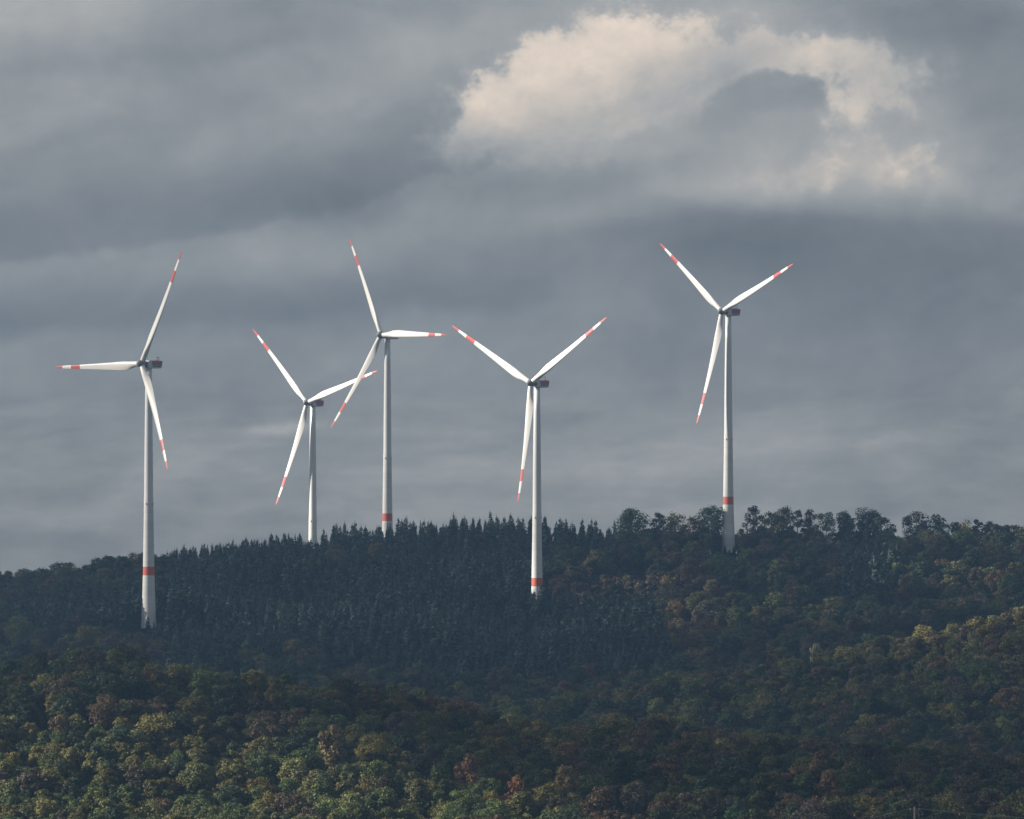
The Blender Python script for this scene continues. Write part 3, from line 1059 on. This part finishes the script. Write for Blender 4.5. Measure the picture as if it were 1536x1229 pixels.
def tint_of(col, spread=0.22):
    k = COLS[col]
    v = math.exp(random.gauss(0, spread))
    h = random.gauss(0, 0.09)
    return (k[0] * v * (1 + h), k[1] * v, k[2] * v * (1 - h))


def plant_broadleaf(x, y, z, crown, trunk, sxy, sz, turn, col, label, group):
    root = bpy.data.objects.new('broadleaf_tree', None)
    COL.objects.link(root)
    root.location = (x, y, z - 0.2)
    root.rotation_euler = (0, 0, turn)
    root.scale = (sxy, sxy, sz)
    tag(root, label, 'tree', group)
    c = obj('crown', crown, root)
    c['tint'] = tint_of(col)
    obj('trunk', trunk, root)


def plant_conifer(x, y, z, me, sxy, sz, turn, label, group):
    o = obj('conifer_tree', me)
    o.location = (x, y, z - 0.2)
    o.rotation_euler = (random.gauss(0, 0.03), random.gauss(0, 0.03), turn)
    o.scale = (sxy, sxy, sz)
    o['tint'] = tint_of('conifer', 0.32)
    tag(o, label, 'conifer', group)


def where_b(t):
    c, r, zone = t[10], t[11], t[9]
    if zone == 'A':
        if c < 860 and r > 1062:
            return 'in the sunlit canopy along the picture bottom', 'trees of the sunlit near wood'
        if c < 860:
            return 'on the shaded upper part of the near hill', 'trees on the shaded top of the near hill'
        return 'in the shaded wood near the utility pole', 'trees of the shaded near wood'
    if zone == 'B':
        return 'on the shaded middle slope', 'trees on the middle slope'
    return 'on the far hillside below the turbines', 'broadleaf trees on the far hill'


stuff = {0: [], 1: []}
for i, t in enumerate(TREES):
    x, y, z, kind, v, sxy, sz, turn, col = t[:9]
    if i not in single:
        stuff[kind].append(t)
    elif kind:
        sky = np.interp(t[10], [p[0] for p in Y_S], [p[1] for p in Y_S])
        if t[11] < sky + 9 and y > 2830:
            lb, gr = 'dark pointed spruce on the skyline of the far hill', 'spruces on the skyline'
        elif t[11] > 930:
            lb, gr = 'blue-green spruce low in the big spruce stand', 'spruces at the foot of the stand'
        else:
            lb, gr = 'blue-green spruce on the shaded slope below the skyline', 'spruces on the far slope'
        plant_conifer(x, y, z, CONES[v], sxy, sz, turn, lb, gr)
    else:
        wh, gr = where_b(t)
        plant_broadleaf(x, y, z, CROWNS[v], TRUNKS[v], sxy, sz, turn, col, '%s round-crowned tree %s' % (col, wh), col + ' ' + gr)

for x, D, zg, H, sw, v, col, lb, c, r in SP:
    plant_broadleaf(x, D, zg, CROWNS[v], TRUNKS[v], H / BL_H[v] * sw * 0.74, H / BL_H[v] * 0.9, random.random() * 6.28, col, lb, 'autumn trees that stand out')
for i, (x, D, zg, H, W, bole, lumps, leaves, lean, wide, col, lb) in enumerate(RT):
    cr, tr = ridge_tree(300 + i, H, W, bole, lumps, leaves, lean, wide)
    plant_broadleaf(x, D, zg, cr.mesh('ridge_crown', [M_LEAF], leaf=True), tr.mesh('ridge_trunk', [M_PBARK], smooth=True), 1, 1, 0, col, lb, 'tall trees along the ridge')
for i, (c, r, D, lb) in enumerate(FRONT):
    x = (c - 768) / F * D
    zg = float(land_t(np.array(x), np.array(float(D))))
    H = max((HOR - r) / F * D - zg, 4)
    plant_conifer(x, D, zg, CONES[i % 5], max(H / CONE_H[i % 5], 0.5) * 1.0, H / CONE_H[i % 5], i * 1.3, lb, 'spruces at the turbine feet')


# the rest of the wood: too many to count
def forest(name, label, kinds, trees):
    src = bpy.data.collections.new(name + '_kinds')
    for i, parts in enumerate(kinds):
        src.objects.link(bpy.data.objects.new('%s_kind_%02d' % (name, i), parts))
    me = bpy.data.meshes.new(name)
    me.from_pydata([(t[0], t[1], t[2] - 0.2) for t in trees], [], [])
    n = len(trees)
    a = me.attributes.new('variant', 'INT', 'POINT')
    a.data.foreach_set('value', np.array([t[4] for t in trees], dtype=np.int32))
    a = me.attributes.new('size', 'FLOAT_VECTOR', 'POINT')
    a.data.foreach_set('vector', np.array([(t[5], t[5], t[6]) for t in trees], dtype=np.float32).ravel())
    a = me.attributes.new('turn', 'FLOAT_VECTOR', 'POINT')
    a.data.foreach_set('vector', np.array([(random.gauss(0, 0.035), random.gauss(0, 0.035), t[7]) for t in trees], dtype=np.float32).ravel())
    a = me.attributes.new('tint', 'FLOAT_COLOR', 'POINT')
    a.data.foreach_set('color', np.array([(*tint_of(t[8], 0.18), 1) for t in trees], dtype=np.float32).ravel())
    o = obj(name, me)
    tag(o, label, 'forest', kind='stuff')
    ng = bpy.data.node_groups.new(name + '_scatter', 'GeometryNodeTree')
    ng.interface.new_socket('Geometry', in_out='INPUT', socket_type='NodeSocketGeometry')
    ng.interface.new_socket('Geometry', in_out='OUTPUT', socket_type='NodeSocketGeometry')
    N, L = ng.nodes, ng.links
    gi, go = N.new('NodeGroupInput'), N.new('NodeGroupOutput')
    ci = N.new('GeometryNodeCollectionInfo')
    ci.inputs[0].default_value = src
    ci.inputs[1].default_value = True
    ci.inputs[2].default_value = True
    ip = N.new('GeometryNodeInstanceOnPoints')
    ip.inputs['Pick Instance'].default_value = True

    def named(dt, nm):
        q = N.new('GeometryNodeInputNamedAttribute')
        q.data_type = dt
        q.inputs[0].default_value = nm
        return q.outputs[0]
    L.new(gi.outputs[0], ip.inputs['Points'])
    L.new(ci.outputs[0], ip.inputs['Instance'])
    L.new(named('INT', 'variant'), ip.inputs['Instance Index'])
    e2r = N.new('FunctionNodeEulerToRotation')
    L.new(named('FLOAT_VECTOR', 'turn'), e2r.inputs[0])
    L.new(e2r.outputs[0], ip.inputs['Rotation'])
    L.new(named('FLOAT_VECTOR', 'size'), ip.inputs['Scale'])
    L.new(ip.outputs[0], go.inputs[0])
    md = o.modifiers.new('scatter', 'NODES')
    md.node_group = ng
    return o


def whole_tree(i):
    c, t = broadleaf(100 + i, **BL[i])
    n = len(c.v)
    c.v += t.v
    c.sh += t.sh
    c.f += [tuple(k + n for k in f) for f in t.f]
    c.mi += [1] * len(t.f)
    return c.mesh('forest_tree', [M_LEAF, M_BARK], leaf=True)


forest('broadleaf_forest', 'mixed autumn broadleaf forest covering the slopes', [whole_tree(i) for i in range(8)], stuff[0])
forest('conifer_forest', 'dense dark spruce forest covering the far hillside', CONES, stuff[1])

# ------------------------------------------------------------------ utility poles and wires at the picture bottom


def build_line():
    D = 1440.0
    spots = [(1372, 1214), (1372 + 560, 1236), (1372 - 420, 1290)]
    pts = []
    b = MB()
    b.tube([(0, 0, -10.5), (0, 0, 0.25)], [0.34, 0.26], 10)
    pole = b.mesh('pole', [M_WOOD], smooth=True)
    b = MB()
    b.box(-1.25, 1.25, -0.12, 0.12, -0.35, -0.12)
    b.tube([(-0.9, 0.16, -0.3), (0, 0.3, -1.2)], [0.05, 0.05], 5)
    b.tube([(0.9, 0.16, -0.3), (0, 0.3, -1.2)], [0.05, 0.05], 5)
    arm = b.mesh('crossarm', [M_WOOD])
    b = MB()
    b.tube([(0, 0, 0), (0, 0, 0.12), (0, 0, 0.2), (0, 0, 0.34)], [0.05, 0.12, 0.07, 0.10], 8)
    ins = b.mesh('insulator', [M_STEEL], smooth=True)
    for i, (c, r) in enumerate(spots):
        x, z = (c - 768) / F * D, (HOR - r) / F * D
        root = bpy.data.objects.new('utility_pole', None)
        COL.objects.link(root)
        zg = float(land_t(np.array(x), np.array(D)))
        root.location = (x, D, z)
        tag(root, ('wooden utility pole with a crossarm at the picture bottom', 'utility pole of the same line further along, outside the picture',
                   'utility pole of the same line down the slope, outside the picture')[i], 'pole', 'utility poles of one line')
        p = obj('pole', pole, root)
        p.scale = (1, 1, max(1, (z - zg) / 10))
        a = obj('crossarm', arm, root)
        for k in (-1.1, 0, 1.1):
            obj('insulator', ins, a, (k, 0, -0.12 if k else 0.24))
        pts.append(Vector((x, D, z)))
    for a, b_, side in ((0, 1, 'towards the orange tree'), (2, 0, 'down to the lower pole')):
        for k in (-1.1, 1.1):
            w = MB()
            A, B = pts[a] + Vector((k, 0, 0.2)), pts[b_] + Vector((k, 0, 0.2))
            seg = []
            for s in range(17):
                f = s / 16
                q = A.lerp(B, f)
                q.z -= 4 * f * (1 - f) * 1.6
                seg.append(q)
            w.tube(seg, [0.045] * 17, 5)
            o = obj('overhead_wire', w.mesh('overhead_wire', [M_WIRE]))
            tag(o, '%s overhead wire running from the utility pole %s' % ('near-end' if k < 0 else 'far-end', side), 'wire', 'overhead wires')


build_line()

# ------------------------------------------------------------------ clouds added up-sun of the hills, outside the picture, shaped to pass sun in chosen patches
CLOUD_H = 900.0
RV = Vector((-S.y, S.x, 0)).normalized() * -1
UV = Vector((-S.x * S.z, -S.y * S.z, S.x ** 2 + S.y ** 2)).normalized()
if RV.y < 0:
    RV = -RV


def vnoise(x, y, seed):
    g = np.random.default_rng(seed).random((64, 64))
    xi, yi = np.floor(x).astype(int), np.floor(y).astype(int)
    fx, fy = x - xi, y - yi
    fx, fy = fx * fx * (3 - 2 * fx), fy * fy * (3 - 2 * fy)
    G = lambda a, b: g[a % 64, b % 64]
    return (G(xi, yi) * (1 - fx) + G(xi + 1, yi) * fx) * (1 - fy) + (G(xi, yi + 1) * (1 - fx) + G(xi + 1, yi + 1) * fx) * fy


def sstep(v, a, b):
    t = np.clip((v - a) / (b - a), 0, 1)
    return t * t * (3 - 2 * t)


def seen_from_sun(c, row, D):
    x, z = (c - 768) / F * D, (HOR - row) / F * D
    return x * RV.x + D * RV.y, x * UV.x + D * UV.y + z * UV.z


# openings and dense patches shaped into the cloud: what the sunbeam falls on (column, row, distance), half width across and up, share of sun
GAPS = [
    (200, 1000, 1650, 85, 52, 0.36), (1200, 1040, 2150, 120, 70, 0.27),                     # thin cloud over the near crest and the middle slope
    (130, 1130, 1496, 92, 50, 1.0),                                                        # the sunlit near wood
    (1490, 1180, 1510, 30, 15, 0.62), (1270, 1140, 1560, 40, 20, 0.30), (950, 1100, 1600, 60, 24, 0.05),
    (1330, 885, 1, 80, 44, 0.03), (1200, 960, 1, 60, 30, 0.03),
    (1230, 946, 0, 20, 13, 1.0), (1340, 938, 0, 26, 15, 1.0), (1430, 924, 0, 26, 15, 1.0), (1520, 912, 0, 26, 15, 1.0),
    (860, 876, 1, 22, 13, 1.0), (945, 876, 1, 24, 13, 1.0), (1015, 914, 1, 22, 12, 1.0), (1055, 926, 1, 24, 13, 1.0),
    (212, 545, 2622, 52, 104, 0.42), (219, 760, 2622, 9, 78, 0.55),
    (800, 640, 2733, 8, 100, 1.0), (796, 505, 2733, 52, 42, 1.0),
    (1083, 440, 2876, 55, 80, 0.75), (1091, 660, 2876, 9, 95, 0.7), (572, 503, 2984, 55, 112, 0.58), (461, 604, 3101, 70, 112, 1.0),
]


def gaps(p, q):
    """share of the sun let through along the line at (p, q): p across, q up, seen from the sun"""
    p = p + 22 * (vnoise(p / 55, q / 30, 5) - 0.5)
    q = q + 12 * (vnoise(p / 40, q / 25, 9) - 0.5)
    T = 0.15 + 0.12 * vnoise(p / 70, q / 22, 3)
    for c, row, D, rp, rq, v in GAPS:
        if D < 2:
            D = canopy_at(c, row, 2420 if D else 2000, 2870 if D else 2290)
        p0, q0 = seen_from_sun(c, row, D)
        d = (np.abs((p - p0) / rp) ** 3 + np.abs((q - q0) / rq) ** 3) ** (1 / 3)
        w = 1 - sstep(d, 0.72, 1.22)
        T = T * (1 - w) + v * w
    return T


def build_shading_clouds():
    xs = np.arange(-2700, -950, 15.0)
    ys = np.arange(200, 3900, 10.0)
    X, Y = np.meshgrid(xs, ys)
    p = X * RV.x + Y * RV.y
    q = X * UV.x + Y * UV.y + CLOUD_H * UV.z
    T = gaps(p, q)
    edge = np.minimum.reduce([sstep(X, -2700, -2620), 1 - sstep(X, -1030, -950), sstep(Y, 200, 300), 1 - sstep(Y, 3800, 3900)])
    T = 1 - (1 - T) * edge
    dens = 1 - np.sqrt(np.clip(T, 0, 1))
    thick = (12 + 30 * vnoise(X / 120, Y / 120, 21) + 14 * vnoise(X / 40, Y / 40, 22)) * np.clip(dens * 2, 0.1, 1)
    nx, ny = len(xs), len(ys)
    v = np.concatenate([np.stack([X, Y, CLOUD_H - thick * 0.35], -1).reshape(-1, 3), np.stack([X, Y, CLOUD_H + thick], -1).reshape(-1, 3)])
    d = dens.reshape(-1)
    f = []
    off = nx * ny
    for j in range(ny - 1):
        for i in range(nx - 1):
            a = j * nx + i
            if max(d[a], d[a + 1], d[a + nx], d[a + nx + 1]) < 0.02:
                continue
            f.append((a, a + nx, a + nx + 1, a + 1))
            f.append((off + a, off + a + 1, off + a + nx + 1, off + a + nx))
    me = bpy.data.meshes.new('shading_clouds')
    me.from_pydata(v.tolist(), [], f)
    at = me.attributes.new('cloud_cover', 'FLOAT', 'POINT')
    at.data.foreach_set('value', np.concatenate([d, d]).astype(np.float32))
    me.polygons.foreach_set('use_smooth', [True] * len(f))
    m, k, out = mat('cloud')
    t = m.node_tree
    a = k.new('ShaderNodeAttribute', attribute_type='GEOMETRY', attribute_name='cloud_cover')
    tr = k.new('ShaderNodeBsdfTransparent')
    df = k.new('ShaderNodeBsdfDiffuse')
    df.inputs[0].default_value = (0.75, 0.76, 0.78, 1)
    mx = k.new('ShaderNodeMixShader')
    t.links.new(a.outputs['Fac'], mx.inputs[0])
    t.links.new(tr.outputs[0], mx.inputs[1])
    t.links.new(df.outputs[0], mx.inputs[2])
    t.links.new(mx.outputs[0], out.inputs[0])
    me.materials.append(m)
    o = obj('shading_clouds', me)
    tag(o, 'unseen cloud sheet added to shade the hills, with openings shaped for the sun', 'shading_clouds', kind='stuff')


build_shading_clouds()


# ------------------------------------------------------------------ haze
def build_haze():
    b = MB()
    b.box(-2450, 2450, -1050, 3950, -90, 236)
    m, k, out = mat('haze')
    v = k.new('ShaderNodeVolumePrincipled')
    v.inputs['Color'].default_value = (0.36, 0.63, 1.0, 1)
    v.inputs['Density'].default_value = HAZE_DENSITY
    v.inputs['Anisotropy'].default_value = 0.55
    m.node_tree.links.new(v.outputs[0], out.inputs['Volume'])
    o = obj('haze', b.mesh('haze', [m]))
    tag(o, 'thin blue haze over the valley and hills', 'haze', kind='stuff')


build_haze()
print('TREES', len(TREES), 'stuff', len(stuff[0]), len(stuff[1]))
